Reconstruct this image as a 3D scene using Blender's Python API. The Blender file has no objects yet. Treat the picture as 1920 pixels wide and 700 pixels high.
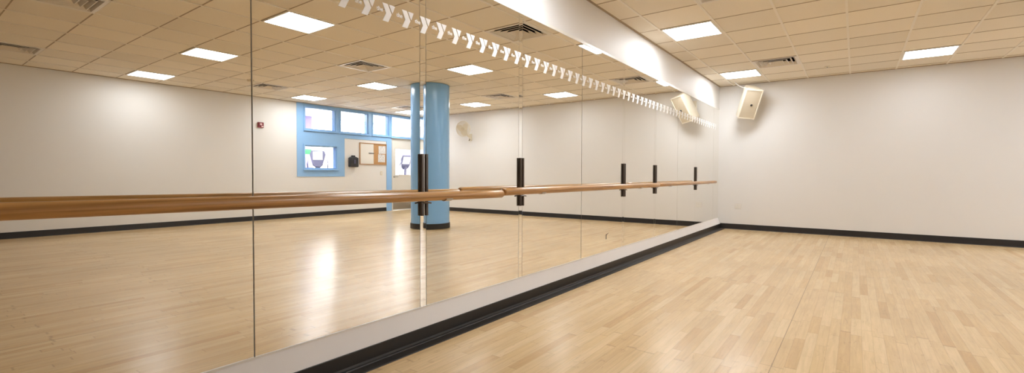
import bpy, bmesh, math, random
from mathutils import Vector, Matrix
random.seed(7)
PI = math.pi
sc = bpy.context.scene
COL = sc.collection

# ------------------------------------------------------------------ sizes (metres)
W, D, H = 8.857, 10.084, 2.845        # studio: mirror wall x=0, far wall y=D, window wall x=W
Y0 = -3.2                             # wall behind the camera
GX, GY, PX, PY = 0.267, 2.69, 0.62, 0.604   # ceiling grid origin and pitch
MZ0, MZ1 = 0.2026, 2.385              # mirror bottom / top

# ------------------------------------------------------------------ materials
def new_mat(name):
    m = bpy.data.materials.new(name); m.use_nodes = True
    nt = m.node_tree; nt.nodes.clear()
    out = nt.nodes.new('ShaderNodeOutputMaterial')
    return m, nt, out
def N(nt, typ, **kw):
    n = nt.nodes.new(typ)
    for k, v in kw.items():
        if k in n.inputs: n.inputs[k].default_value = v
        else: setattr(n, k, v)
    return n
def math_n(nt, op, a, b=None, c=None):
    n = nt.nodes.new('ShaderNodeMath'); n.operation = op
    for i, v in enumerate((a, b, c)):
        if v is None: continue
        if isinstance(v, (int, float)): n.inputs[i].default_value = v
        else: nt.links.new(v, n.inputs[i])
    return n.outputs[0]
def pbr(name, col, rough=.5, metal=0., vary=0., scale=3., bump=0., bscale=60., spec=.5, coat=0., stretch=None):
    """principled with a procedural tint variation and a fine bump"""
    m, nt, out = new_mat(name)
    b = N(nt, 'ShaderNodeBsdfPrincipled', Roughness=rough, Metallic=metal)
    b.inputs['Specular IOR Level'].default_value = spec
    b.inputs['Coat Weight'].default_value = coat
    b.inputs['Coat Roughness'].default_value = .12
    b.inputs['Base Color'].default_value = (*col, 1)
    tc = N(nt, 'ShaderNodeTexCoord')
    src = tc.outputs['Object']
    if stretch:
        mp = N(nt, 'ShaderNodeMapping'); mp.inputs['Scale'].default_value = stretch
        nt.links.new(src, mp.inputs[0]); src = mp.outputs[0]
    if vary:
        no = N(nt, 'ShaderNodeTexNoise', Scale=scale, Detail=4.)
        nt.links.new(src, no.inputs['Vector'])
        mx = N(nt, 'ShaderNodeMix', data_type='RGBA', blend_type='MIX')
        mx.inputs[6].default_value = (*[c * (1 - vary) for c in col], 1)
        mx.inputs[7].default_value = (*[min(1, c * (1 + vary)) for c in col], 1)
        nt.links.new(no.outputs[0], mx.inputs[0]); nt.links.new(mx.outputs[2], b.inputs['Base Color'])
    if bump:
        no = N(nt, 'ShaderNodeTexNoise', Scale=bscale, Detail=3.)
        nt.links.new(src, no.inputs['Vector'])
        bp = N(nt, 'ShaderNodeBump', Strength=bump, Distance=.01)
        nt.links.new(no.outputs[0], bp.inputs['Height']); nt.links.new(bp.outputs[0], b.inputs['Normal'])
    nt.links.new(b.outputs[0], out.inputs[0])
    return m
def emis(name, col, s):
    m, nt, out = new_mat(name)
    e = N(nt, 'ShaderNodeEmission', Strength=s); e.inputs[0].default_value = (*col, 1)
    nt.links.new(e.outputs[0], out.inputs[0]); return m
def glass_mat(name, tint=(1, 1, 1), refl=.06):
    m, nt, out = new_mat(name)
    t = N(nt, 'ShaderNodeBsdfTransparent'); t.inputs[0].default_value = (*tint, 1)
    g = N(nt, 'ShaderNodeBsdfGlossy', Roughness=.02)
    lw = N(nt, 'ShaderNodeFresnel', IOR=1.3)
    mx = N(nt, 'ShaderNodeMixShader')
    nt.links.new(lw.outputs[0], mx.inputs[0]); nt.links.new(t.outputs[0], mx.inputs[1]); nt.links.new(g.outputs[0], mx.inputs[2])
    nt.links.new(mx.outputs[0], out.inputs[0]); return m

def floor_mat():
    m, nt, out = new_mat('maple_strip_floor')
    L = nt.links
    tc = N(nt, 'ShaderNodeTexCoord'); sp = N(nt, 'ShaderNodeSeparateXYZ'); L.new(tc.outputs['Object'], sp.inputs[0])
    X, Y = sp.outputs[0], sp.outputs[1]
    w = .0585
    u = math_n(nt, 'DIVIDE', X, w); row = math_n(nt, 'FLOOR', u); fu = math_n(nt, 'FRACT', u)
    wn = N(nt, 'ShaderNodeTexWhiteNoise', noise_dimensions='1D'); L.new(row, wn.inputs['W'])
    r1 = wn.outputs['Value']
    t = math_n(nt, 'DIVIDE', math_n(nt, 'MULTIPLY_ADD', r1, 7.3, Y), .74)
    wob = math_n(nt, 'MULTIPLY', math_n(nt, 'SINE', math_n(nt, 'MULTIPLY_ADD', r1, 40., math_n(nt, 'MULTIPLY', t, 2.2))), .32)
    t2 = math_n(nt, 'ADD', t, wob)
    col = math_n(nt, 'FLOOR', t2); ft = math_n(nt, 'FRACT', t2)
    cb = N(nt, 'ShaderNodeCombineXYZ'); L.new(row, cb.inputs[0]); L.new(col, cb.inputs[1])
    wn2 = N(nt, 'ShaderNodeTexWhiteNoise', noise_dimensions='2D'); L.new(cb.outputs[0], wn2.inputs['Vector'])
    cr = N(nt, 'ShaderNodeValToRGB'); e = cr.color_ramp.elements
    e[0].position = 0; e[0].color = (.60, .405, .205, 1)
    e[1].position = 1; e[1].color = (.735, .55, .315, 1)
    for p_, c_ in ((.10, (.645, .455, .24)), (.3, (.68, .49, .265)), (.7, (.70, .51, .285))):
        k = e.new(p_); k.color = (*c_, 1)
    L.new(wn2.outputs['Value'], cr.inputs[0])
    # grain
    mp = N(nt, 'ShaderNodeMapping'); mp.inputs['Scale'].default_value = (55, 3.2, 1); L.new(tc.outputs['Object'], mp.inputs[0])
    of = N(nt, 'ShaderNodeVectorMath', operation='MULTIPLY_ADD'); of.inputs[1].default_value = (9, 9, 9)
    L.new(cb.outputs[0], of.inputs[0]); L.new(mp.outputs[0], of.inputs[2])
    gr = N(nt, 'ShaderNodeTexNoise', Scale=1., Detail=5., Roughness=.6, Distortion=.6); L.new(of.outputs[0], gr.inputs['Vector'])
    big = N(nt, 'ShaderNodeTexNoise', noise_dimensions='2D', Scale=1.1, Detail=4.); L.new(tc.outputs['Object'], big.inputs['Vector'])
    k1 = math_n(nt, 'MULTIPLY_ADD', gr.outputs[0], .46, .77)
    k2 = math_n(nt, 'MULTIPLY_ADD', big.outputs[0], .20, .90)
    # dark scuffs
    sm = N(nt, 'ShaderNodeMapping'); sm.inputs['Scale'].default_value = (16, 5, 1); L.new(tc.outputs['Object'], sm.inputs[0])
    sn = N(nt, 'ShaderNodeTexNoise', noise_dimensions='2D', Scale=1., Detail=6., Roughness=.75, Distortion=1.5); L.new(sm.outputs[0], sn.inputs['Vector'])
    sr = N(nt, 'ShaderNodeMapRange'); sr.inputs[1].default_value = .60; sr.inputs[2].default_value = .76; sr.inputs[3].default_value = 1; sr.inputs[4].default_value = .74
    L.new(sn.outputs[0], sr.inputs[0])
    # seams
    su = math_n(nt, 'MINIMUM', fu, math_n(nt, 'SUBTRACT', 1., fu))
    st = math_n(nt, 'MINIMUM', ft, math_n(nt, 'SUBTRACT', 1., ft))
    a = N(nt, 'ShaderNodeMapRange'); a.inputs[2].default_value = .045; a.inputs[3].default_value = .84; L.new(su, a.inputs[0])
    b_ = N(nt, 'ShaderNodeMapRange'); b_.inputs[2].default_value = .008; b_.inputs[3].default_value = .74; L.new(st, b_.inputs[0])
    # one wide expansion seam
    ds = math_n(nt, 'ABSOLUTE', math_n(nt, 'SUBTRACT', X, 1.872))
    c_ = N(nt, 'ShaderNodeMapRange'); c_.inputs[2].default_value = .0035; c_.inputs[3].default_value = .45; L.new(ds, c_.inputs[0])
    k = math_n(nt, 'MULTIPLY', math_n(nt, 'MULTIPLY', k1, k2), math_n(nt, 'MULTIPLY', a.outputs[0], b_.outputs[0]))
    k = math_n(nt, 'MULTIPLY', math_n(nt, 'MULTIPLY', k, c_.outputs[0]), sr.outputs[0])
    vm = N(nt, 'ShaderNodeVectorMath', operation='SCALE'); L.new(cr.outputs[0], vm.inputs[0]); L.new(k, vm.inputs['Scale'])
    b = N(nt, 'ShaderNodeBsdfPrincipled')
    b.inputs['Specular IOR Level'].default_value = .42
    L.new(vm.outputs[0], b.inputs['Base Color'])
    rg = math_n(nt, 'MULTIPLY_ADD', big.outputs[0], .06, .213); L.new(rg, b.inputs['Roughness'])
    bn = N(nt, 'ShaderNodeTexNoise', noise_dimensions='2D', Scale=1., Detail=2.)
    bm_ = N(nt, 'ShaderNodeMapping'); bm_.inputs['Scale'].default_value = (9, 5, 1); L.new(tc.outputs['Object'], bm_.inputs[0]); L.new(bm_.outputs[0], bn.inputs['Vector'])
    hh = bn.outputs[0]
    bp = N(nt, 'ShaderNodeBump', Strength=.16, Distance=.012); L.new(hh, bp.inputs['Height']); L.new(bp.outputs[0], b.inputs['Normal'])
    L.new(b.outputs[0], out.inputs[0])
    return m

def ceiling_mat():
    m, nt, out = new_mat('mineral_ceiling_tiles'); L = nt.links
    tc = N(nt, 'ShaderNodeTexCoord'); sp = N(nt, 'ShaderNodeSeparateXYZ'); L.new(tc.outputs['Object'], sp.inputs[0])
    cx = math_n(nt, 'FLOOR', math_n(nt, 'DIVIDE', math_n(nt, 'SUBTRACT', sp.outputs[0], GX), PX))
    cy = math_n(nt, 'FLOOR', math_n(nt, 'DIVIDE', math_n(nt, 'SUBTRACT', sp.outputs[1], GY), PY))
    cb = N(nt, 'ShaderNodeCombineXYZ'); L.new(cx, cb.inputs[0]); L.new(cy, cb.inputs[1])
    wn = N(nt, 'ShaderNodeTexWhiteNoise', noise_dimensions='2D'); L.new(cb.outputs[0], wn.inputs['Vector'])
    k = math_n(nt, 'MULTIPLY_ADD', wn.outputs['Value'], .10, .95)
    fn = N(nt, 'ShaderNodeTexNoise', Scale=90., Detail=3.); L.new(tc.outputs['Object'], fn.inputs['Vector'])
    k = math_n(nt, 'MULTIPLY', k, math_n(nt, 'MULTIPLY_ADD', fn.outputs[0], .10, .95))
    vm = N(nt, 'ShaderNodeVectorMath', operation='SCALE'); vm.inputs[0].default_value = CEIL_COL; L.new(k, vm.inputs['Scale'])
    b = N(nt, 'ShaderNodeBsdfPrincipled', Roughness=.9); b.inputs['Specular IOR Level'].default_value = .2
    L.new(vm.outputs[0], b.inputs['Base Color'])
    bp = N(nt, 'ShaderNodeBump', Strength=.15, Distance=.004); L.new(fn.outputs[0], bp.inputs['Height']); L.new(bp.outputs[0], b.inputs['Normal'])
    L.new(b.outputs[0], out.inputs[0]); return m

CEIL_COL = (.82, .755, .645)
LIGHT = 15.0
EXPOSURE, SP_PITCH, SP_YAW, SP_ROLL = 0.75, 28, 31, 6
ROW0, ROW1A, STRIP_TILT = (), True, math.radians(-1.1)
M = {
 'floor': floor_mat(), 'ceiling': ceiling_mat(),
 'tee': pbr('ceiling_tee_paint', (.82, .77, .68), .5, vary=.04),
 'cross': pbr('cross_shade_and_wall_angle', (.42, .33, .23), .7, vary=.04),
 'wall': pbr('white_wall_paint', (.80, .79, .775), .55, vary=.02, scale=.8, bump=.06, bscale=9.),
 'plinth': pbr('white_plinth_paint', (.81, .79, .78), .45, vary=.03, scale=5., bump=.05, bscale=20.),
 'blue': pbr('blue_gloss_paint', (.30, .54, .88), .35, vary=.05, scale=2., bump=.04, bscale=14.),
 'colblue': pbr('blue_column_paint', (.235, .48, .82), .22, vary=.05, scale=2., bump=.03, bscale=10.),
 'black': pbr('black_rubber', (.020, .016, .013), .42, vary=.2, scale=12., bump=.05, bscale=30., spec=.35),
 'blackw': pbr('black_vinyl_base', (.016, .014, .014), .5, vary=.2, scale=12.),
 'mirror': pbr('silver_mirror', (.95, .94, .90), 0., 1.),
 'alu': pbr('satin_aluminium', (.80, .79, .76), .28, 1., vary=.05, stretch=(40, 40, 2)),
 'trimw': pbr('white_channel', (.82, .80, .75), .3, vary=.03),
 'bronze': pbr('dark_bronze_metal', (.115, .092, .078), .30, .75, vary=.15, scale=20.),
 'silverbar': pbr('bracket_slot_metal', (.62, .58, .52), .3, 1., vary=.05),
 'decal': pbr('white_vinyl_decal', (.95, .945, .93), .6, vary=.02),
 'lightframe': pbr('white_light_frame', (.85, .83, .78), .5, vary=.02),
 'diffuser': emis('lit_diffuser', (.95, .985, 1.03), LIGHT),
 'diffuser_dim': emis('dimmed_lit_diffuser', (.95, .985, 1.03), LIGHT * .72),
 'diffuser_half': emis('half_lit_diffuser', (.95, .985, 1.03), LIGHT * .5),  # output cut to imitate vignetting, not ageing of the panel
 'vent': pbr('vent_white_metal', (.74, .69, .62), .35, .2, vary=.05),
 'duct_shade': pbr('duct_and_throat_shade', (.03, .022, .016), .8, vary=.2),
 'cream': pbr('cream_plastic', (.74, .67, .53), .45, vary=.03),
 'creamgrille': pbr('beige_metal_grille', (.58, .50, .37), .5, vary=.04, bump=.25, bscale=400.),
 'creamedge': pbr('cream_cabinet', (.82, .75, .62), .4, vary=.03, bump=.05, bscale=80.),
 'dark': pbr('dark_plastic', (.03, .03, .035), .4, vary=.1),
 'greydark': pbr('grey_plastic', (.10, .10, .17), .4, vary=.1),
 'white': pbr('white_plastic', (.80, .78, .74), .4, vary=.02),
 'door': pbr('white_door_paint', (.78, .76, .71), .4, vary=.03),
 'kick': pbr('brushed_kick_plate', (.42, .38, .32), .4, .7, vary=.1, stretch=(2, 2, 40)),
 'nickel': pbr('satin_nickel', (.5, .48, .45), .3, 1., vary=.05),
 'cork': pbr('cork', (.50, .28, .12), .9, vary=.25, scale=60., bump=.2, bscale=120.),
 'oak': pbr('oak_frame', (.46, .26, .12), .5, vary=.15, stretch=(4, 4, 30)),
 'wboard': pbr('whiteboard_enamel', (.82, .80, .75), .2, vary=.01),
 'red': pbr('red_alarm_plastic', (.20, .02, .03), .4, vary=.1),
 'lens': pbr('clear_strobe_lens', (.75, .50, .50), .2, vary=.1),
 'glass': glass_mat('window_glass'),
 'purple': pbr('purple_wall_paint', (.42, .36, .80), .6, vary=.03),
 'lavender': pbr('lavender_wall_paint', (.70, .70, .86), .6, vary=.03),
 'green': pbr('green_sign_face', (.05, .33, .12), .5, vary=.1),
 'gymfloor': pbr('grey_rubber_gym_floor', (.30, .31, .33), .6, vary=.1, scale=40.),
 'sky': emis('bright_daylight', (.96, .98, 1.0), 9.),
 'gym_fill': emis('gym_lit_diffuser', (.97, .98, 1.), 45.),
}
def barre_mat():
    m, nt, out = new_mat('varnished_oak_barre'); L = nt.links
    tc = N(nt, 'ShaderNodeTexCoord')
    mp = N(nt, 'ShaderNodeMapping'); mp.inputs['Scale'].default_value = (38, 1.0, 38); L.new(tc.outputs['Object'], mp.inputs[0])
    n1 = N(nt, 'ShaderNodeTexNoise', Scale=1., Detail=5., Roughness=.6, Distortion=.8); L.new(mp.outputs[0], n1.inputs['Vector'])
    cr = N(nt, 'ShaderNodeValToRGB'); e = cr.color_ramp.elements
    e[0].position = .32; e[0].color = (.25, .105, .024, 1); e[1].position = .68; e[1].color = (.60, .33, .115, 1)
    k = e.new(.5); k.color = (.48, .25, .08, 1)
    L.new(n1.outputs[0], cr.inputs[0])
    b = N(nt, 'ShaderNodeBsdfPrincipled', Roughness=.3); b.inputs['Coat Weight'].default_value = .3; b.inputs['Coat Roughness'].default_value = .15
    L.new(cr.outputs[0], b.inputs['Base Color']); L.new(b.outputs[0], out.inputs[0]); return m
M['barre'] = barre_mat()
def paper_mat():
    m, nt, out = new_mat('printed_notice_paper'); L = nt.links
    tc = N(nt, 'ShaderNodeTexCoord'); sp = N(nt, 'ShaderNodeSeparateXYZ'); L.new(tc.outputs['Object'], sp.inputs[0])
    f = math_n(nt, 'FRACT', math_n(nt, 'MULTIPLY', sp.outputs[2], 32.))
    g = math_n(nt, 'GREATER_THAN', f, .62)
    no = N(nt, 'ShaderNodeTexNoise', Scale=55.); L.new(tc.outputs['Object'], no.inputs['Vector'])
    g = math_n(nt, 'MULTIPLY', g, math_n(nt, 'GREATER_THAN', no.outputs[0], .47))
    mx = N(nt, 'ShaderNodeMix', data_type='RGBA'); mx.inputs[6].default_value = (.80, .78, .76, 1); mx.inputs[7].default_value = (.42, .42, .45, 1)
    L.new(g, mx.inputs[0]); b = N(nt, 'ShaderNodeBsdfPrincipled', Roughness=.6); L.new(mx.outputs[2], b.inputs['Base Color'])
    L.new(b.outputs[0], out.inputs[0]); return m
M['paper'] = paper_mat()

# ------------------------------------------------------------------ mesh helpers
def B(): return bmesh.new()
def box(bm, x0, x1, y0, y1, z0, z1, bev=0., seg=2):
    vs = [bm.verts.new((x, y, z)) for x in (x0, x1) for y in (y0, y1) for z in (z0, z1)]
    idx = ((0, 1, 3, 2), (4, 6, 7, 5), (0, 4, 5, 1), (2, 3, 7, 6), (0, 2, 6, 4), (1, 5, 7, 3))
    fs = [bm.faces.new([vs[i] for i in f]) for f in idx]
    if bev:
        es = list({e for f in fs for e in f.edges})
        bmesh.ops.bevel(bm, geom=es, offset=bev, segments=seg, affect='EDGES', profile=.5, clamp_overlap=True)
    return bm
def prism(bm, pts, a0, a1, axis):
    """closed polygon extruded along an axis; pts are the two other coordinates in xyz order"""
    def mk(p, a):
        v = list(p); v.insert(axis, a); return bm.verts.new(v)
    A = [mk(p, a0) for p in pts]; Bv = [mk(p, a1) for p in pts]
    n = len(pts)
    bm.faces.new(A); bm.faces.new(Bv[::-1])
    for i in range(n): bm.faces.new((A[i], Bv[i], Bv[(i + 1) % n], A[(i + 1) % n]))
    bmesh.ops.recalc_face_normals(bm, faces=bm.faces[:])
    return bm
def tube(bm, pts, r, seg=12, closed=False, cap=True):
    pts = [Vector(p) for p in pts]; n = len(pts); rings = []
    rr = r if isinstance(r, (list, tuple)) else [r] * n
    up = None
    for i, p in enumerate(pts):
        if closed: d = pts[(i + 1) % n] - pts[i - 1]
        else: d = pts[min(i + 1, n - 1)] - pts[max(i - 1, 0)]
        d.normalize()
        if up is None: up = Vector((0, 0, 1)) if abs(d.z) < .9 else Vector((1, 0, 0))
        s = d.cross(up).normalized(); up = s.cross(d).normalized()
        rings.append([bm.verts.new(p + (s * math.cos(2 * PI * k / seg) + up * math.sin(2 * PI * k / seg)) * rr[i]) for k in range(seg)])
    m = n if closed else n - 1
    for i in range(m):
        a, b = rings[i], rings[(i + 1) % n]
        for k in range(seg): bm.faces.new((a[k], a[(k + 1) % seg], b[(k + 1) % seg], b[k]))
    if cap and not closed:
        bm.faces.new(rings[0][::-1]); bm.faces.new(rings[-1])
    bmesh.ops.recalc_face_normals(bm, faces=bm.faces[:])
    return bm
def lathe(bm, prof, seg=32, axis='Z', c=(0, 0, 0)):
    """prof: (radius, height) list, revolved"""
    c = Vector(c); rings = []
    for r, h in prof:
        ring = []
        for k in range(seg):
            a = 2 * PI * k / seg
            if axis == 'Z': v = Vector((r * math.cos(a), r * math.sin(a), h))
            elif axis == 'Y': v = Vector((r * math.cos(a), h, r * math.sin(a)))
            else: v = Vector((h, r * math.cos(a), r * math.sin(a)))
            ring.append(bm.verts.new(c + v))
        rings.append(ring)
    for a, b in zip(rings, rings[1:]):
        for k in range(seg): bm.faces.new((a[k], a[(k + 1) % seg], b[(k + 1) % seg], b[k]))
    if prof[0][0] > 1e-5: bm.faces.new(rings[0])
    if prof[-1][0] > 1e-5: bm.faces.new(rings[-1])
    bmesh.ops.remove_doubles(bm, verts=bm.verts[:], dist=1e-6)
    bmesh.ops.recalc_face_normals(bm, faces=bm.faces[:])
    return bm
def circle(c, r, axis, n=40):
    o = []
    for k in range(n):
        a = 2 * PI * k / n
        if axis == 'Y': o.append((c[0] + r * math.cos(a), c[1], c[2] + r * math.sin(a)))
        elif axis == 'Z': o.append((c[0] + r * math.cos(a), c[1] + r * math.sin(a), c[2]))
        else: o.append((c[0], c[1] + r * math.cos(a), c[2] + r * math.sin(a)))
    return o
def panel_with_holes(bm, a0, a1, b0, b1, holes, t0, t1, axis):
    """slab spanning a (first free axis) x b (second free axis), thickness t0..t1 along axis, with rectangular holes; holes = (a0,a1,b0,b1)"""
    A = sorted({a0, a1, *[h[0] for h in holes], *[h[1] for h in holes]}); A = [a for a in A if a0 - 1e-9 <= a <= a1 + 1e-9]
    Bs = sorted({b0, b1, *[h[2] for h in holes], *[h[3] for h in holes]}); Bs = [b for b in Bs if b0 - 1e-9 <= b <= b1 + 1e-9]
    def solid(i, j):
        if i < 0 or j < 0 or i >= len(A) - 1 or j >= len(Bs) - 1: return False
        ca, cb = (A[i] + A[i + 1]) / 2, (Bs[j] + Bs[j + 1]) / 2
        return not any(h[0] < ca < h[1] and h[2] < cb < h[3] for h in holes)
    def v(a, b, t):
        p = [a, b]; p.insert(axis, t); return bm.verts.new(p)
    for i in range(len(A) - 1):
        for j in range(len(Bs) - 1):
            if not solid(i, j): continue
            x0, x1, y0, y1 = A[i], A[i + 1], Bs[j], Bs[j + 1]
            for t in (t0, t1): bm.faces.new([v(x0, y0, t), v(x1, y0, t), v(x1, y1, t), v(x0, y1, t)])
            for (di, dj, e) in ((-1, 0, ((x0, y0), (x0, y1))), (1, 0, ((x1, y0), (x1, y1))), (0, -1, ((x0, y0), (x1, y0))), (0, 1, ((x0, y1), (x1, y1)))):
                if not solid(i + di, j + dj):
                    bm.faces.new([v(*e[0], t0), v(*e[1], t0), v(*e[1], t1), v(*e[0], t1)])
    bmesh.ops.remove_doubles(bm, verts=bm.verts[:], dist=1e-6)
    bmesh.ops.recalc_face_normals(bm, faces=bm.faces[:])
    return bm
def obj(name, bm, mat, parent=None, smooth=False, loc=(0, 0, 0)):
    me = bpy.data.meshes.new(name); bm.to_mesh(me); bm.free()
    me.materials.append(M[mat] if isinstance(mat, str) else mat)
    if smooth:
        me.polygons.foreach_set('use_smooth', [True] * len(me.polygons))
        try: me.set_sharp_from_angle(angle=math.radians(35))
        except Exception: pass
    o = bpy.data.objects.new(name, me); COL.objects.link(o); o.location = loc
    if parent: o.parent = parent
    return o
def tag(o, label, cat, group=None):
    o['label'] = label; o['category'] = cat
    if group: o['group'] = group
    return o
def thing(name, label, cat, loc=(0, 0, 0), rot=(0, 0, 0), group=None):
    o = bpy.data.objects.new(name, None); COL.objects.link(o)
    o.empty_display_size = .1; o.location = loc; o.rotation_euler = rot
    return tag(o, label, cat, group)
def struct(name, bm, mat, parent=None, label=None, smooth=False, cat=None):
    o = obj(name, bm, mat, parent, smooth)
    if not parent: o['kind'] = 'structure'
    if label: o['label'] = label
    if cat: o['category'] = cat
    return o
def dup(root, loc, label, group=None):
    r = root.copy(); COL.objects.link(r); r.location = loc; r['label'] = label
    if group: r['group'] = group
    for ch in root.children:
        c = ch.copy(); COL.objects.link(c); c.parent = r
        for g in ch.children:
            d = g.copy(); COL.objects.link(d); d.parent = c
    return r

# ------------------------------------------------------------------ layout of the ceiling cells
LX = [GX, GX + 4 * PX, GX + 8 * PX, GX + 12 * PX]
LY = [GY - 5 * PY, GY, GY + 5 * PY, GY + 10 * PY]
VX = [GX + PX, GX + 6 * PX, GX + 11 * PX]
VY = [GY - 3 * PY, GY + 3 * PY, GY + 9 * PY]
vents = [(x, y) for x in VX for y in VY if not (x < 1 and y < 1)]

# ------------------------------------------------------------------ the room
struct('floor', box(B(), -.02, W + .02, Y0 - .02, D + .02, -.06, 0), 'floor', label='pale maple strip floor with a satin varnish', cat='floor')
ceil = struct('ceiling', panel_with_holes(B(), -.02, W + .02, Y0 - .02, D + .02,
        [(x, x + PX, y, y + PY) for x, y in vents], H, H + .04, 2), 'ceiling', label='suspended ceiling of beige acoustic tiles', cat='ceiling')
g = B()
k = 0
while GX + k * PX < W:
    x = GX + k * PX; box(g, x - .012, x + .012, Y0, D, H - .007, H + .001); k += 1
struct('tee_grid', g, 'tee', ceil)
g = B()
k = -9
while GY + k * PY < D:
    y = GY + k * PY; box(g, 0.0, W, y - .006, y + .006, H - .003, H + .001); k += 1
struct('cross_line_shade', g, 'cross', ceil)  # brown strips put the edge shadow between tile rows into colour
g = B()
box(g, 0.0, W, D - .022, D - .0005, H - .008, H); box(g, W - .022, W - .0005, Y0, D - .03, H - .008, H); box(g, .0005, .022, Y0, D - .03, H - .008, H)
struct('trim_1', g, 'cross', label='thin wall angle edging the ceiling', cat='trim')

# mirror wall: backing, soffit above
wl = B()
box(wl, -.14, -.014, Y0 - .1, D, -.06, MZ1 + .012)
box(wl, -.14, .0, Y0 - .1, D, MZ1 + .022, H + .04)
struct('wall_left', wl, 'wall', label='white wall that carries the mirrors, with a plain band above them', cat='wall')
t = B(); box(t, -.013, .006, Y0, D - .002, MZ1 - .004, MZ1 + .022)
struct('trim_2', t, 'trimw', label='slim white channel along the mirror tops', cat='trim')
t = B(); prism(t, [(-.013, MZ0), (.004, MZ0), (.045, .0933), (.045, 0), (-.013, 0)], Y0, D - .002, 1)
struct('trim_3', t, 'plinth', label='pale grey painted plinth under the mirrors', cat='trim')
t = B(); box(t, -.002, .006, Y0, D - .002, MZ0, MZ0 + .009)
struct('trim_4', t, 'trimw', label='thin pale channel holding the mirror bottoms', cat='trim')
t = B(); prism(t, [(.045, .0005), (.045, .0945), (.049, .096), (.053, .0935), (.0535, .024), (.060, .0135), (.072, .0105), (.078, .014), (.083, .0100), (.1386, .006), (.141, .0005)], Y0, D - .0155, 1)
struct('baseboard_left', t, 'black', label='black rubber vented base along the mirror plinth', cat='baseboard')
# far wall, rear wall
struct('wall_back', box(B(), -.14, W + .14, D, D + .12, -.06, H + .04), 'wall', label='plain white far wall beyond the mirrors', cat='wall')
t = B(); prism(t, [(D - .0005, .0005), (D - .0005, .1065), (D - .006, .107), (D - .009, .104), (D - .009, .012), (D - .014, .0005)], .0465, W - .016, 0)
struct('baseboard_back', t, 'blackw', label='black vinyl base along the white far wall', cat='baseboard')
struct('wall_front', box(B(), -.14, W + .14, Y0 - .12, Y0, -.06, H + .04), 'wall', label='white wall behind the camera', cat='wall')

# window wall with its openings
WIN = [(6.38, 7.24, 2.197, 2.757), (7.385, 8.255, 2.197, 2.773), (8.425, 8.985, 2.205, 2.785), (9.09, 10.03, 2.19, 2.79), (6.37, 7.265, 1.212, 1.795)]
DOOR = (9.10, 10.04, -.06, 2.155)
t = panel_with_holes(B(), Y0 - .12, D, -.06, H + .04, WIN + [DOOR], W, W + .13, 0)
struct('wall_right', t, 'wall', label='white wall across the room with the blue windows, seen in the mirror', cat='wall')
t = B(); prism(t, [(W - .0005, .0005), (W - .0005, .1065), (W - .006, .107), (W - .009, .104), (W - .009, .012), (W - .014, .0005)], Y0, 8.885, 1)
struct('baseboard_right', t, 'blackw', label='black vinyl base along the wall with the blue windows', cat='baseboard')
# blue painted partition
holes = WIN + [(7.5, 8.895, .0, 2.035), (6.17, 7.5, 0, 1.01), (9.08, 10.084, 0, 2.165)]
t = panel_with_holes(B(), 6.17, D - .002, 0.0005, H - .009, holes, W - .014, W - .0005, 0)
struct('trim_5', t, 'blue', label='blue painted partition boards around the windows and beside the door', cat='trim')
for i, (a0, a1, b0, b1) in enumerate(WIN):
    w_ = bpy.data.objects.new('window_%d' % (i + 1), None); COL.objects.link(w_); w_.location = (W, (a0 + a1) / 2, b0); w_['kind'] = 'structure'
    w_['label'] = ['first blue framed high window, nearest the red fire alarm', 'second blue framed high window along the row', 'narrow blue framed high window above the cork board',
                   'high window over the white door', 'low blue framed window under the high row'][i]; w_['category'] = 'window'
    m_ = (a0 + a1) / 2
    f = panel_with_holes(B(), a0 - m_ - .0, a1 - m_ + .0, 0, b1 - b0, [(a0 - m_ + .022, a1 - m_ - .022, .022, b1 - b0 - .022)], .002, .128, 0)
    # proud moulding on the room side
    panel_with_holes(f, a0 - m_ - .035, a1 - m_ + .035, -.03, b1 - b0 + .03, [(a0 - m_ + .0, a1 - m_ - .0, 0, b1 - b0)], -.030, -.0145, 0)
    obj('window_frame', f, 'blue', w_)
    s = box(B(), -.055, -.0305, a0 - m_ - .05, a1 - m_ + .05, -.045, -.022, .004)
    obj('window_sill', s, 'blue', w_)
    obj('pane', box(B(), .06, .066, a0 - m_ + .023, a1 - m_ - .023, .023, b1 - b0 - .023), 'glass', w_)

# door
dr = bpy.data.objects.new('door_1', None); COL.objects.link(dr); dr.location = (W, 9.57, 0); dr['kind'] = 'structure'
dr['label'] = 'white door with a tall glass light, behind the blue column'; dr['category'] = 'door'
GL = (-.335, .30, 1.055, 1.835)
obj('door_frame', panel_with_holes(B(), -.468, .468, .001, 2.153, [(-.448, .448, -.1, 2.133)], -.012, .125, 0), 'door', dr)
obj('door_leaf', panel_with_holes(B(), -.445, .445, .012, 2.13, [GL], .012, .056, 0), 'door', dr)
bead = panel_with_holes(B(), GL[0] - .022, GL[1] + .022, GL[2] - .022, GL[3] + .022, [(GL[0] + .006, GL[1] - .006, GL[2] + .006, GL[3] - .006)], .003, .0118, 0)
obj('glazing_bead', bead, 'door', dr)
obj('pane', box(B(), .03, .036, *GL), 'glass', dr)
obj('kick_plate', box(B(), .004, .0118, -.43, .43, .03, .27, .001, 1), 'kick', dr)
h_ = B(); lathe(h_, [(.028, .0118), (.028, .002), (.012, -.004), (.012, -.04), (.0, -.042)], 20, 'X', (0, -.385, 1.0))
tube(h_, [(-.036, -.385, 1.0), (-.042, -.34, 1.0), (-.040, -.275, 1.0)], .0095, 10)
obj('lever_handle', h_, 'nickel', dr, True)

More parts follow.
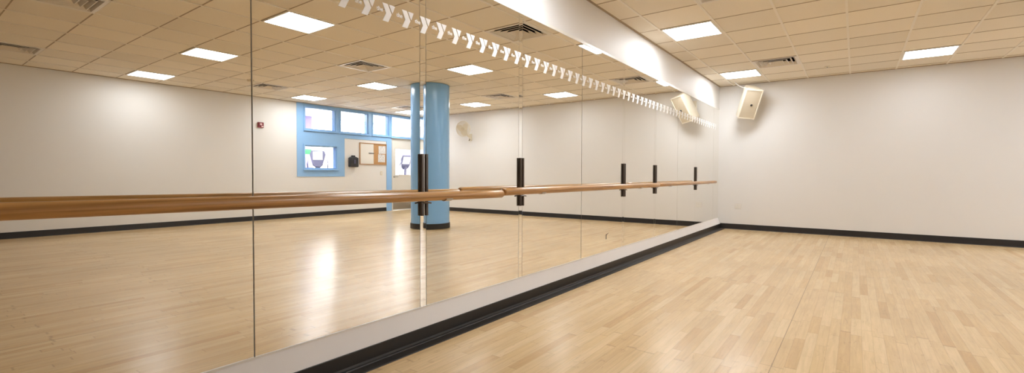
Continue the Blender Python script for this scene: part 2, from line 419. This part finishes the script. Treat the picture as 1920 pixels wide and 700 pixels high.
# ------------------------------------------------------------------ mirror panels, joints, decals
strips = [0.0, 2.082, 3.163, 5.290, 6.378, 8.408]
joints = [1.031, 4.232, 7.393, 9.64]
SW = .048
edges = [-1.06]
cuts = sorted([(s, 's') for s in strips] + [(j, 'j') for j in joints])
spans = []; cur = -1.06
for pos, kd in cuts:
    gpp = SW / 2 + .0035 if kd == 's' else .0030
    spans.append((cur, pos - gpp)); cur = pos + gpp
spans.append((cur, D - .004))
text_me = None
def the_mesh():
    cu = bpy.data.curves.new('lettering', 'FONT'); cu.body = 'the'; cu.size = 1; cu.offset = .02
    o = bpy.data.objects.new('lettering', cu); COL.objects.link(o)
    bpy.context.view_layer.update()
    me = bpy.data.meshes.new_from_object(o.evaluated_get(bpy.context.evaluated_depsgraph_get()))
    COL.objects.unlink(o); bpy.data.objects.remove(o)
    xs = [v.co.x for v in me.vertices]; ys = [v.co.y for v in me.vertices]
    x0, x1, y0, y1 = min(xs), max(xs), min(ys), max(ys)
    return me, x0, x1, y0, y1
TM = the_mesh()
def decal_mesh():
    bm = B()
    w_, h_ = .094, .104
    for poly in ([(0, 1), (.42, 1), (.725, .47), (.46, 0), (.02, 0), (.29, .47)], [(.515, 1), (1, 1), (.80, .545), (.70, .66)]):
        pts = [(x * w_, (z - .5) * h_) for x, z in poly]
        prism(bm, pts, 0, .0009, 0)
    me, x0, x1, y0, y1 = TM
    tb = bmesh.new(); tb.from_mesh(me)
    s = .046 / (x1 - x0)
    for v in tb.verts:
        x, y = v.co.x, v.co.y
        v.co = (.0005, -.040 + (x - x0) * s, .0 + (y - y0) * s - .002)
    tb.to_mesh(me); tb.free(); bm.from_mesh(me)
    m = bpy.data.meshes.new('logo_decal'); bm.to_mesh(m); bm.free(); m.materials.append(M['decal']); return m
DM = decal_mesh()
ordn = ['', 'nearest the camera at the left edge of the photo', 'left of the first bright joint strip', 'between the first and second joint strips',
        'right after the second joint strip', 'just before the third joint strip', 'between the third and fourth joint strips',
        'right after the fourth joint strip', 'just before the last joint strip', 'right after the last joint strip', 'in the far corner against the white wall']
panels = []
for i, (a, b) in enumerate(spans):
    o = obj('wall_mirror', box(B(), -.006, 0, 0, b - a, 0, MZ1 - MZ0 - .002), 'mirror', None, False, (0, a, MZ0 + .001))
    if i == 0: lab = 'tall frameless mirror panel running out of the photo at the left'
    else: lab = 'tall frameless wall mirror panel ' + ordn[i]
    tag(o, lab, 'mirror', 'mirror panels along the left wall'); panels.append((a, b, o))
for n in range(0, 59):
    yl = 1.765 + .145 * (n - 3)
    if yl + .1 > D - .02: break
    z = 2.0085 + .0012 * min(max(yl - 1.5, 0), 5) * 1.6
    for a, b, o in panels:
        if a - .1 <= yl + .02 <= b + .03:
            d = bpy.data.objects.new('logo_decal', DM); COL.objects.link(d); d.parent = o
            d.location = (.0009, yl - a, z - MZ0 - .001); break
for i, s in enumerate(strips):
    bm = box(B(), -.003, .0, -SW / 2, SW / 2, 0, MZ1 - MZ0 - .002)
    o = obj('filler_mirror', bm, 'mirror', None, False, (0.0, s, MZ0 + .001)); o.rotation_euler = (0, 0, STRIP_TILT)
    tag(o, 'narrow mirrored filler strip behind ' + ['a barre bracket beyond the left edge of the photo', 'the barre bracket in front of the blue column', 'the second visible barre bracket from the left',
        'the third visible barre bracket from the left', 'the fourth visible barre bracket, by the barre joint', 'the farthest barre bracket'][i], 'mirror strip', 'joint strips between the mirrors')
# chipped dark mark low on a mirror
o = [p for p in panels if p[0] < 4.82 < p[1]][0]
bm = B(); box(bm, 0, .0008, 4.815 - o[0], 4.829 - o[0], .346 - MZ0, .400 - MZ0); prism(bm, [(4.829 - o[0], .390 - MZ0), (4.829 - o[0], .398 - MZ0), (4.885 - o[0], .412 - MZ0), (4.885 - o[0], .409 - MZ0)], 0, .0008, 0)
c = obj('scratch_mark', bm, pbr('worn_silvering', (.06, .035, .015), .6, vary=.2), o[2], False, (.0005, 0, 0)); c['label'] = 'dark chipped mark'

# ------------------------------------------------------------------ barres and brackets
BXX = .21
for y0, y1, z0, z1, r, lab in ((-.7, 2.640, .955, .926, .0275, 'round wooden ballet barre nearest the camera, running off the left edge'),
                            (2.652, 5.918, .939, .939, .0275, 'round wooden ballet barre in the middle of the mirror wall'),
                            (5.930, 8.935, .941, .947, .0250, 'round wooden ballet barre ending near the far corner')):
    bm = B(); n = 14; pts = []; rr = []
    for k, (tt, f) in enumerate([(0, .70), (.0015, .9), (.004, 1)] + [(j / n, 1) for j in range(1, n)] + [(.996, 1), (.9985, .9), (1, .70)]):
        pts.append((0, tt * (y1 - y0), (z1 - z0) * tt)); rr.append(r * f)
    tube(bm, pts, rr, 24)
    tag(obj('ballet_barre', bm, 'barre', None, True, (BXX, y0, z0)), lab, 'barre', 'wooden barres in front of the mirrors')
def bracket():
    t = thing('barre_bracket', '', 'bracket', (0, 0, 0), group='dark brackets holding the barres')
    bm = B()
    for s in (-1, 1): box(bm, .003, .020, s * .0185 - .0095, s * .0185 + .0095, .806, 1.200, .002, 1)
    obj('side_rail', bm, 'bronze', t)
    obj('slotted_rail', box(B(), .003, .010, -.0085, .0085, .808, 1.198), 'silverbar', t)
    bm = B(); tube(bm, [(.020, 0, .931), (.09, 0, .931), (.1765, 0, .934)], [.011, .010, .009], 12)
    tube(bm, [(.0285, -.042, .886), (.0285, -.02, .889), (.0285, .02, .889), (.0285, .042, .886)], [.005, .006, .006, .005], 10)
    obj('arm', bm, 'bronze', t, True)
    bm = B()
    pts = [(BXX + .0295 * math.cos(a), 0, .939 + .0295 * math.sin(a)) for a in [math.radians(d) for d in range(172, 329, 12)]]
    A = [[], [], [], []]
    for (x, _, z) in pts:
        dx, dz = x - BXX, z - .939; L_ = math.hypot(dx, dz); ox, oz = dx / L_ * .0035, dz / L_ * .0035
        A[0].append(bm.verts.new((x, -.028, z))); A[1].append(bm.verts.new((x, .028, z))); A[2].append(bm.verts.new((x + ox, .028, z + oz))); A[3].append(bm.verts.new((x + ox, -.028, z + oz)))
    for q in range(4):
        for j in range(len(pts) - 1): bm.faces.new((A[q][j], A[q][j + 1], A[(q + 1) % 4][j + 1], A[(q + 1) % 4][j]))
    bm.faces.new([A[q][0] for q in range(4)]); bm.faces.new([A[q][-1] for q in range(4)])
    bmesh.ops.recalc_face_normals(bm, faces=bm.faces[:])
    obj('saddle', bm, 'nickel', t)
    return t
b0 = bracket()
blab = ['dark barre bracket just beyond the left edge of the photo', 'dark barre bracket in front of the reflected blue column', 'dark barre bracket just right of the first barre joint',
        'dark barre bracket third from the left, holding the middle barre', 'dark barre bracket fourth from the left, beside the second barre joint', 'dark barre bracket farthest along, near the barre end']
bz = [.0100, -.0082, 0, 0, .0030, .0070]
for i, s in enumerate(strips):
    if i == 0: b0.location = (0, s, bz[0]); b0['label'] = blab[0]
    else: dup(b0, (0, s, bz[i]), blab[i])

# ------------------------------------------------------------------ ceiling lights
def make_light():
    t = thing('ceiling_light', '', 'ceiling light', group='square ceiling light panels')
    bm = panel_with_holes(B(), -PX / 2 + .014, PX / 2 - .014, -PY / 2 + .008, PY / 2 - .008, [(-PX / 2 + .034, PX / 2 - .034, -PY / 2 + .028, PY / 2 - .028)], -.013, -.0005, 2)
    obj('frame', bm, 'lightframe', t)
    obj('diffuser', box(B(), -PX / 2 + .0345, PX / 2 - .0345, -PY / 2 + .0285, PY / 2 - .0285, -.010, -.0008), 'diffuser', t)
    return t
l0 = make_light(); first = True
DIM = {(1, 3): 'diffuser_half', (1, 2): 'diffuser_half', (2, 1): 'diffuser_half', (3, 1): 'diffuser_dim'}  # panels dimmed to imitate darkening at the right and left of the frame
diff_mesh = {'diffuser': [c for c in l0.children if c.name.startswith('diffuser')][0].data}
for k_ in ('diffuser_dim', 'diffuser_half'):
    diff_mesh[k_] = diff_mesh['diffuser'].copy(); diff_mesh[k_].materials[0] = M[k_]
cn = ['beside the mirrors', 'second from the mirrors', 'third from the mirrors', 'nearest the blue windows']
rn = ['row behind the camera', 'row closest to camera', 'middle row', 'row closest to far wall']
for j, y in enumerate(LY):
    for i, x in enumerate(LX):
        if j == 0 and not (i in ROW0): continue
        if j == 1 and i == 0 and not ROW1A: continue
        loc = (x + PX / 2, y + PY / 2, H); lab = 'lit square ceiling panel ' + cn[i] + ', ' + rn[j]
        if first: nl = l0; l0.location = loc; l0['label'] = lab; first = False
        else: nl = dup(l0, loc, lab)
        dim = DIM.get((i, j), 'diffuser')
        for c_ in nl.children:
            if c_.name.startswith('diffuser'): c_.data = diff_mesh[dim]
# ------------------------------------------------------------------ ceiling vents
def make_vent():
    t = thing('air_vent', '', 'air vent', group='square louvred ceiling vents')
    def ring(bm, loops):
        """square loops (half size, height) joined into a closed or open band"""
        rows = [[bm.verts.new((sx * h_, sy * h_, z_)) for sx, sy in ((-1, -1), (1, -1), (1, 1), (-1, 1))] for h_, z_ in loops]
        for p_, q_ in zip(rows, rows[1:]):
            for k in range(4): bm.faces.new((p_[k], p_[(k + 1) % 4], q_[(k + 1) % 4], q_[k]))
        return rows
    bm = panel_with_holes(B(), -PX / 2 + .002, PX / 2 - .002, -PY / 2 + .002, PY / 2 - .002, [(-.266, .266, -.266, .266)], -.009, -.004, 2)
    ring(bm, [(.266, -.009), (.235, .030), (.239, .030), (.267, -.004)]); bmesh.ops.recalc_face_normals(bm, faces=bm.faces[:])
    obj('frame', bm, 'vent', t)
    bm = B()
    # dark plenum box and dark skins painting throat shade on the cones
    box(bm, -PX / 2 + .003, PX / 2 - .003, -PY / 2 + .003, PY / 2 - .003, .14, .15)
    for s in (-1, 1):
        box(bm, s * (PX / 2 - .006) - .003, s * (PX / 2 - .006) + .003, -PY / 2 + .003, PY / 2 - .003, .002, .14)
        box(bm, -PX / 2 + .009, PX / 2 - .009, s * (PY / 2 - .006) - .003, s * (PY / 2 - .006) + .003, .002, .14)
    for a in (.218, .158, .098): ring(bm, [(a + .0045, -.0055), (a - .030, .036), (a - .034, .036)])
    obj('duct_shade', bm, 'duct_shade', t)
    for a in (.218, .158, .098):
        bm = B(); rw = ring(bm, [(a + .004, -.006), (a + .004, -.009), (a - .003, -.009), (a - .036, .030), (a - .033, .033), (a + .004, -.006)])
        if a < .1: bm.faces.new(rw[3])
        bmesh.ops.remove_doubles(bm, verts=bm.verts[:], dist=1e-6); bmesh.ops.recalc_face_normals(bm, faces=bm.faces[:])
        obj('louvre', bm, 'vent', t)
    return t
v0 = make_vent(); first = True
vl = {0: 'nearest the mirrors', 1: 'at mid ceiling', 2: 'nearest the blue windows'}
vr = {0: 'row closest to camera', 1: 'middle row', 2: 'row closest to far wall'}
for x, y in vents:
    loc = (x + PX / 2, y + PY / 2, H - .0005); lab = 'square louvred ceiling vent ' + vl[VX.index(x)] + ', ' + vr[VY.index(y)]
    if first: v0.location = loc; v0['label'] = lab; first = False
    else: dup(v0, loc, lab)
# sprinklers and smoke detector
def sprinkler(x, y, lab):
    t = thing('sprinkler_head', lab, 'sprinkler', (x, y, H - .001), group='ceiling sprinklers')
    obj('cover_plate', lathe(B(), [(.0, -.001), (.042, -.001), (.042, -.004), (.036, -.008), (.0, -.009)], 24), 'cream', t, True)
    bm = lathe(B(), [(.010, -.009), (.010, -.020), (.017, -.022), (.017, -.025), (0, -.026)], 16)
    obj('deflector', bm, 'nickel', t, True)
sprinkler(1.83, 9.22, 'small round ceiling sprinkler right of the vent near the far wall')
sprinkler(.58, 3.30, 'small round sprinkler in the ceiling close to the mirror wall')
t = thing('smoke_detector', 'small round smoke detector on the ceiling near the red fire alarm', 'smoke detector', (7.0, 4.24, H - .001))
obj('base', lathe(B(), [(0, -.001), (.062, -.001), (.062, -.014), (0, -.014)], 28), 'cream', t, True)
obj('cover', lathe(B(), [(.054, -.0145), (.054, -.03), (.040, -.042), (0, -.045)], 28), 'cream', t, True)

# ------------------------------------------------------------------ blue column
cx, cy, cr_ = 4.655, 6.615, .383
col = bpy.data.objects.new('column', None); COL.objects.link(col); col.location = (cx, cy, 0)
col['kind'] = 'structure'; col['label'] = 'round glossy blue column standing on the wood floor, seen in the mirror'; col['category'] = 'column'
obj('shaft', lathe(B(), [(cr_, .002), (cr_, H - .009)], 72), 'colblue', col, True)
obj('base_band', lathe(B(), [(cr_ + .001, .004), (cr_ + .012, .004), (cr_ + .012, .104), (cr_ + .008, .108), (cr_ + .001, .108)], 72), 'blackw', col, True)

# ------------------------------------------------------------------ wall speaker
SPX, SPY, SPZ = .625, 9.70, 2.392
TH, PS = math.radians(SP_PITCH), math.radians(SP_YAW)
t = thing('wall_speaker', 'cream loudspeaker tilted downwards on the white far wall near the mirror', 'speaker', (SPX, SPY, SPZ), (TH, math.radians(SP_ROLL), PS))
hw, hh = .150, .283
bm = B()
prism(bm, [(-hw, 0), (hw, 0), (hw, .13), (.085, .275), (-.085, .275), (-hw, .13)], -hh, hh, 2)
bmesh.ops.bevel(bm, geom=bm.edges[:], offset=.008, segments=2, affect='EDGES')
obj('cabinet', bm, 'creamedge', t, True)
rim = panel_with_holes(B(), -hw, hw, -hh, hh, [(-hw + .016, hw - .016, -hh + .016, hh - .016)], -.018, .001, 1)
obj('rim', rim, 'creamedge', t)
obj('grille', box(B(), -hw + .017, hw - .017, -.010, -.001, -hh + .017, hh - .017), 'creamgrille', t)
bd = lathe(B(), [(0, -.0105), (.030, -.0105), (.030, -.013), (.0, -.014)], 24, 'Y', (.02, 0, -.012)); obj('badge', bd, 'creamgrille', t, True)
bd = lathe(B(), [(0, -.0145), (.021, -.0145), (.019, -.019), (0, -.020)], 20, 'Y', (.02, 0, -.012)); bo = obj('badge_dot', bd, 'dark', t, True); bo['label'] = 'small dark round dot'
# bracket from cabinet back to the wall (built in world space, then brought into the speaker's frame)
R = Matrix.Translation((SPX, SPY, SPZ)) @ Matrix.Rotation(PS, 4, 'Z') @ Matrix.Rotation(math.radians(SP_ROLL), 4, 'Y') @ Matrix.Rotation(TH, 4, 'X')
back = R @ Vector((0, .27, .02)); Ri = R.inverted()
wp = Vector((back.x - .02, D - .012, back.z - .02))
bm = B(); box(bm, wp.x - .05, wp.x + .05, D - .012, D - .0005, wp.z - .09, wp.z + .09, .003, 1)
tube(bm, [(wp.x, D - .013, wp.z), (wp.x, (D + back.y) / 2, wp.z), tuple(back)], .02, 14)
for v in bm.verts: v.co = Ri @ v.co
obj('wall_bracket', bm, 'creamedge', t)
# cable from ceiling to speaker
top = R @ Vector((-.09, .08, hh - .002))
bm = B(); c0 = Vector((.345, D - .32, H - .002)); pts = []
for k in range(15):
    s = k / 14; p_ = c0.lerp(top, s); p_.x += -.012 * math.sin(PI * s); p_.z -= .03 * math.sin(PI * s); pts.append(p_)
tube(bm, [tuple(p - c0) for p in pts], .010, 8)
o = obj('speaker_cable', bm, 'white', None, True, tuple(c0)); tag(o, 'short white cable hanging from the ceiling to the tilted speaker', 'cable')

# ------------------------------------------------------------------ wall fan on the far wall
FX, FZ = 6.62, 2.13
t = thing('wall_fan', 'cream wall mounted fan on the far wall, right of the blue column in the mirror', 'fan', (FX, D, FZ))
obj('wall_mount', box(B(), -.045, .045, -.05, -.0005, -.10, .10, .008), 'cream', t)
bm = B(); tube(bm, [(0, -.051, .02), (0, -.12, .03), (.02, -.16, .10), (.05, -.18, .20)], [.024, .022, .022, .02], 14); obj('neck', bm, 'cream', t, True)
bm = B(); lathe(bm, [(0, -.052), (.012, -.052), (.012, -.066), (0, -.068)], 14, 'Y', (-.01, 0, -.055)); obj('control_knob', bm, 'dark', t, True)
bm = B(); lathe(bm, [(0, -.052), (.012, -.052), (.012, -.066), (0, -.068)], 14, 'Y', (.01, 0, -.085)); obj('control_knob', bm, 'dark', t, True)
bm = B(); tube(bm, [(0, -.03, -.101), (.005, -.02, -.2), (-.004, -.012, -.33), (.0, -.008, -.45)], .004, 8); obj('pull_cord', bm, 'white', t, True)
FM = Matrix.Translation((.06, -.20, .235)) @ Matrix.Rotation(math.radians(-16), 4, 'Z') @ Matrix.Rotation(math.radians(8), 4, 'X')
def fanpart(name, bm, mat, parent=t, sm=True):
    for v in bm.verts: v.co = FM @ v.co
    return obj(name, bm, mat, parent, sm)
fanpart('motor_housing', lathe(B(), [(0, .075), (.05, .07), (.065, .03), (.065, -.03), (.03, -.04), (0, -.04)], 28, 'Y'), 'cream')
RG = .215
for nm, s in (('front_guard', -1), ('rear_guard', 1)):
    bm = B()
    y_out = -.085
    prof = lambda q: (y_out + (s * (.055 + .0 * q)) * (1 - (q ** 3)))
    for q in (.32, .5, .66, .8, .92):
        tube(bm, circle((0, prof(q), 0), RG * q, 'Y', 40), .0022, 6, True)
    for k in range(36):
        a = 2 * PI * k / 36
        tube(bm, [(RG * q * math.cos(a), prof(q), RG * q * math.sin(a)) for q in (.22, .45, .65, .82, .94, 1.0)], .0017, 5)
    tube(bm, circle((0, prof(1.0) + s * .004, 0), RG, 'Y', 48), .0055, 8, True)
    gd = fanpart(nm, bm, 'cream')
    if s < 0:
        bm = lathe(B(), [(0, -.150), (.045, -.149), (.05, -.142), (.05, -.138), (0, -.136)], 28, 'Y'); fanpart('centre_cap', bm, 'creamgrille', t)
bm = B()
lathe(bm, [(0, -.112), (.03, -.110), (.036, -.075), (0, -.07)], 24, 'Y')
for k in range(3):
    a0 = 2 * PI * k / 3 + .3; rows = []
    for i in range(7):
        rr = .03 + (.165) * i / 6; wd = .035 + .055 * math.sin(PI * min(1, .2 + i / 7.5)); row = []
        for j in range(5):
            f = j / 4 - .5; row.append((rr, wd * 2 * f, -.09 - f * .05))
        rows.append(row)
    for sh in (0, .0025):
        gridv = [[bm.verts.new((r_ * math.cos(a0) - l_ * math.sin(a0), d_ + sh, r_ * math.sin(a0) + l_ * math.cos(a0))) for r_, l_, d_ in row] for row in rows]
        for i in range(6):
            for j in range(4): bm.faces.new((gridv[i][j], gridv[i][j + 1], gridv[i + 1][j + 1], gridv[i + 1][j]))
fanpart('blades', bm, 'cream')

# ------------------------------------------------------------------ small things on the walls
t = thing('wall_outlet', 'small white power outlet low on the far wall near the mirror corner', 'outlet', (.372, D, .461))
obj('cover_plate', box(B(), -.062, .062, -.007, -.0005, -.055, .055, .002, 1), 'white', t)
for s in (-1, 1):
    bm = B()
    for zz in (-.022, .022): box(bm, s * .028 - .016, s * .028 + .016, -.0095, -.0072, zz - .014, zz + .014, .003, 1)
    obj('receptacle', bm, 'trimw', t)
t = thing('light_switch', 'pale light switch on the white wall under the cork board', 'switch', (W, 8.71, 1.105))
obj('cover_plate', box(B(), -.007, -.0005, -.036, .036, -.058, .058, .002, 1), 'cream', t)
obj('rocker', box(B(), -.012, -.0072, -.014, .014, -.03, .03, .002, 1), 'white', t)
t = thing('fire_alarm', 'small red fire alarm strobe on the white wall left of the blue windows', 'fire alarm', (W, 5.30, 2.20))
obj('housing', box(B(), -.04, -.0005, -.064, .064, -.062, .062, .006), 'red', t)
l_ = obj('strobe_lens', box(B(), -.062, -.0405, -.035, .018, -.012, .038, .006), 'lens', t); l_['label'] = 'pale clear strobe lens'
obj('sounder_grille', box(B(), -.046, -.0405, .005, .05, -.052, -.02, .003, 1), 'lens', t)
t = thing('wall_dispenser', 'black dispenser with a rounded top knob on the white wall left of the cork board', 'dispenser', (W, 7.742, 1.27))
obj('body', box(B(), -.115, -.0005, -.13, .13, 0, .255, .018, 3), 'dark', t)
bm = B(); prism(bm, [(-.10, .2555), (.10, .2555), (.07, .275), (.035, .282), (.03, .315), (-.03, .315), (-.035, .282), (-.07, .275)], -.09, -.001, 0); obj('lid', bm, 'dark', t)
obj('front_lever', box(B(), -.128, -.1155, -.025, .03, .09, .20, .006), 'greydark', t)
# cork board with whiteboard half
CY0, CY1, CZ0, CZ1 = 7.971, 8.886, 1.345, 1.955
t = thing('cork_board', 'oak framed notice board, half whiteboard and half cork, beside the blue post', 'notice board', (W, (CY0 + CY1) / 2, CZ0))
hw_ = (CY1 - CY0) / 2; hh_ = CZ1 - CZ0
obj('board_frame', panel_with_holes(B(), -hw_, hw_, 0, hh_, [(-hw_ + .022, hw_ - .022, .022, hh_ - .022)], -.024, -.0005, 0), 'oak', t)
obj('whiteboard', box(B(), -.013, -.001, -hw_ + .023, .01, .023, hh_ - .023), 'wboard', t)
obj('cork_panel', box(B(), -.012, -.001, .0105, hw_ - .023, .023, hh_ - .023), 'cork', t)
mk = obj('whiteboard_marker', lathe(B(), [(0, -.09), (.009, -.09), (.0095, -.04), (.0095, .085), (0, .09)], 12, 'Z'), 'dark', None, True, (W - .024, CY0 + .385, CZ0 + .325)); mk.rotation_euler = (PI / 2, 0, 0)
tag(mk, 'dark marker strip stuck to the whiteboard half of the notice board', 'marker')
for (py, pz, rz, lab) in ((8.735, 1.775, 2, 'upper printed notice pinned to the cork half of the board'), (8.715, 1.535, -1, 'lower printed notice pinned to the cork half of the board')):
    bm = B(); box(bm, 0, .0015, -.125, .125, -.112, .112)
    o = obj('printed_notice', bm, 'paper', None, False, (W - .0155, py, pz)); o.rotation_euler = (math.radians(rz), 0, 0); tag(o, lab, 'paper', 'printed notices on the cork board')
    pn = obj('push_pin', lathe(B(), [(0, -.001), (.006, -.001), (.004, -.008), (.007, -.014), (0, -.015)], 12, 'X', (0, 0, .1)), 'dark', o, True)

# ------------------------------------------------------------------ the bright gym behind the windows
GX0, GX1, GY0_, GY1_ = W + .13, 13.2, 3.0, 17.0
struct('floor_gym', box(B(), GX0, GX1 + .1, GY0_, GY1_, -.06, 0), 'gymfloor')
struct('ceiling_gym', box(B(), GX0, GX1 + .1, GY0_, GY1_, 3.1, 3.2), 'wboard')
gw = B(); box(gw, GX1, GX1 + .1, GY0_, 9.14, 0, 3.1); struct('wall_gym', gw, 'purple', label='purple wall beyond the blue windows', cat='wall')
gw = B(); box(gw, GX1, GX1 + .1, 13.15, GY1_, 0, 3.1); struct('wall_gym_end', gw, 'lavender')
struct('wall_gym_low', box(B(), GX1, GX1 + .1, 9.14, 13.15, 0, .35), 'wboard')
struct('wall_gym_near', box(B(), GX0, GX1 + .1, GY0_ - .1, GY0_, -.06, 3.2), 'wboard')
struct('wall_gym_far', box(B(), GX0, GX1 + .1, GY1_, GY1_ + .1, -.06, 3.2), 'wboard')
struct('wall_gym_side', box(B(), GX0 - .02, GX0, D + .12, GY1_, -.06, 3.2), 'wboard')
gwn = bpy.data.objects.new('window_6', None); COL.objects.link(gwn); gwn.location = (GX1, 11.145, .35); gwn['kind'] = 'structure'; gwn['category'] = 'window'; gwn['label'] = 'wide daylit gym window beyond the blue windows'
fb = panel_with_holes(B(), -2.0, 2.0, .001, 2.745, [(-1.95, -.02, .05, 2.70), (.02, 1.95, .05, 2.70)], .0, .09, 0); obj('window_frame', fb, 'wboard', gwn)
obj('daylight_pane', box(B(), .04, .05, -1.95, 1.95, .05, 2.70), 'sky', gwn)
for k, (gx, gy) in enumerate(((10.6, 7.2), (10.6, 10.2), (10.6, 13.4))):  # unseen lamps added to brighten the purple gym wall
    gt = thing('gym_fill_light', 'added unseen fill light in the gym ' + ['near the low blue window', 'outside the white door', 'far down the gym'][k], 'ceiling light', (gx, gy, 3.099), group='added gym lights')
    obj('frame', panel_with_holes(B(), -.32, .32, -.62, .62, [(-.3, .3, -.6, .6)], -.02, -.0005, 2), 'lightframe', gt)
    obj('diffuser', box(B(), -.299, .299, -.599, .599, -.015, -.002), 'gym_fill', gt)
def machine(loc, rz, lab, ch):
    """stationary fitness machine: base rail, mast, tilted console, handlebars, pedals"""
    t = thing('exercise_machine', lab, 'exercise machine', loc, (0, 0, rz), 'gym machines behind the glass')
    bm = B(); box(bm, -.09, .09, -.75, .75, .05, .13, .02); box(bm, -.3, .3, -.72, -.62, .0, .06, .012); box(bm, -.3, .3, .62, .72, .0, .06, .012); obj('base_frame', bm, 'white', t)
    bm = B(); tube(bm, [(0, -.45, .13), (0, -.50, .7), (0, -.42, ch - .18)], [.05, .045, .04], 14); obj('mast', bm, 'greydark', t, True)
    cm = Matrix.Translation((0, -.38, ch)) @ Matrix.Rotation(math.radians(-32), 4, 'X')
    bm = B(); prism(bm, [(-.17, .24), (.17, .24), (.21, .12), (.13, -.22), (.06, -.30), (-.06, -.30), (-.13, -.22), (-.21, .12)], -.035, .035, 1)
    for v in bm.verts: v.co = cm @ v.co
    cs = obj('console', bm, 'greydark', t)
    for s in (-1, 1):
        bm = box(B(), -.125, .125, s * .036 if s > 0 else -.042, .042 if s > 0 else -.036, -.08, .20)
        for v in bm.verts: v.co = cm @ v.co
        obj('screen' if s > 0 else 'back_plate', bm, 'lavender' if s > 0 else 'white', cs)
    for s in (-1, 1):
        bm = B(); tube(bm, [(s * .04, -.46, .62), (s * .22, -.40, .85), (s * .27, -.28, ch - .15), (s * .25, -.12, ch - .02)], .018, 10); obj('handlebar', bm, 'greydark', t, True)
        bm = B(); tube(bm, [(s * .16, -.5, .3), (s * .17, .1, .26), (s * .17, .55, .40)], .022, 10); box(bm, s * .17 - .07, s * .17 + .07, .0, .36, .29, .32, .008); obj('pedal_arm', bm, 'greydark', t)
    bm = B(); lathe(bm, [(0, -.04), (.24, -.04), (.26, -.02), (.26, .02), (.24, .04), (0, .04)], 32, 'X', (0, .5, .36)); obj('flywheel_cover', bm, 'white', t, True)
    return t
m1 = machine((10.33, 7.62, 0), math.radians(-59), 'grey exercise machine with a white console back, seen through the low blue window', 1.52)
m2 = dup(m1, (9.84, 10.67, 0), 'grey exercise machine with a dark slanted console, seen through the glass of the white door')
m2.rotation_euler = (0, 0, math.radians(110))
# green sign on a stand
t = thing('hanging_sign', 'small green and white sign seen through the low blue window', 'sign', (11.5, 7.96, 1.72))
obj('sign_board', box(B(), .004, .012, -.16, .16, -.12, .24), 'wboard', t)
obj('green_band', box(B(), -.001, .0038, -.155, .155, -.03, .13), 'green', t)
bm = B(); tube(bm, [(.008, -.12, .24), (.008, -.12, 1.378)], .003, 6); tube(bm, [(.008, .12, .24), (.008, .12, 1.378)], .003, 6); obj('hanger_rods', bm, 'nickel', t)

# ------------------------------------------------------------------ world, camera, view
wd = bpy.data.worlds.new('studio_world'); sc.world = wd; wd.use_nodes = True
wd.node_tree.nodes['Background'].inputs[0].default_value = (.9, .95, 1, 1); wd.node_tree.nodes['Background'].inputs[1].default_value = .3
cam = bpy.data.cameras.new('camera'); co = bpy.data.objects.new('camera', cam); COL.objects.link(co); sc.camera = co
cam.sensor_fit = 'HORIZONTAL'; cam.sensor_width = 36.; cam.lens = 36. * 878.3767 / 1920.; cam.clip_start = .02; cam.clip_end = 100
F = Vector((-.59119785, .80616589, -.02411761)); Rv = Vector((.80635883, .5914204, .00270977)); U = Vector((-.01644817, .01784544, .99970546))
mw = Matrix((Rv, U, -F)).transposed().to_4x4(); mw.translation = (2.23291, 0, 1.058); co.matrix_world = mw
vs = sc.view_settings; vs.view_transform = 'Standard'; vs.look = 'None'; vs.gamma = 1; vs.use_curve_mapping = False; vs.exposure = EXPOSURE
sc.cycles.max_bounces = 14; sc.cycles.diffuse_bounces = 6; sc.cycles.glossy_bounces = 8; sc.cycles.transparent_max_bounces = 12
sc.cycles.sample_clamp_indirect = 6.; sc.cycles.caustics_reflective = True; sc.cycles.blur_glossy = .5
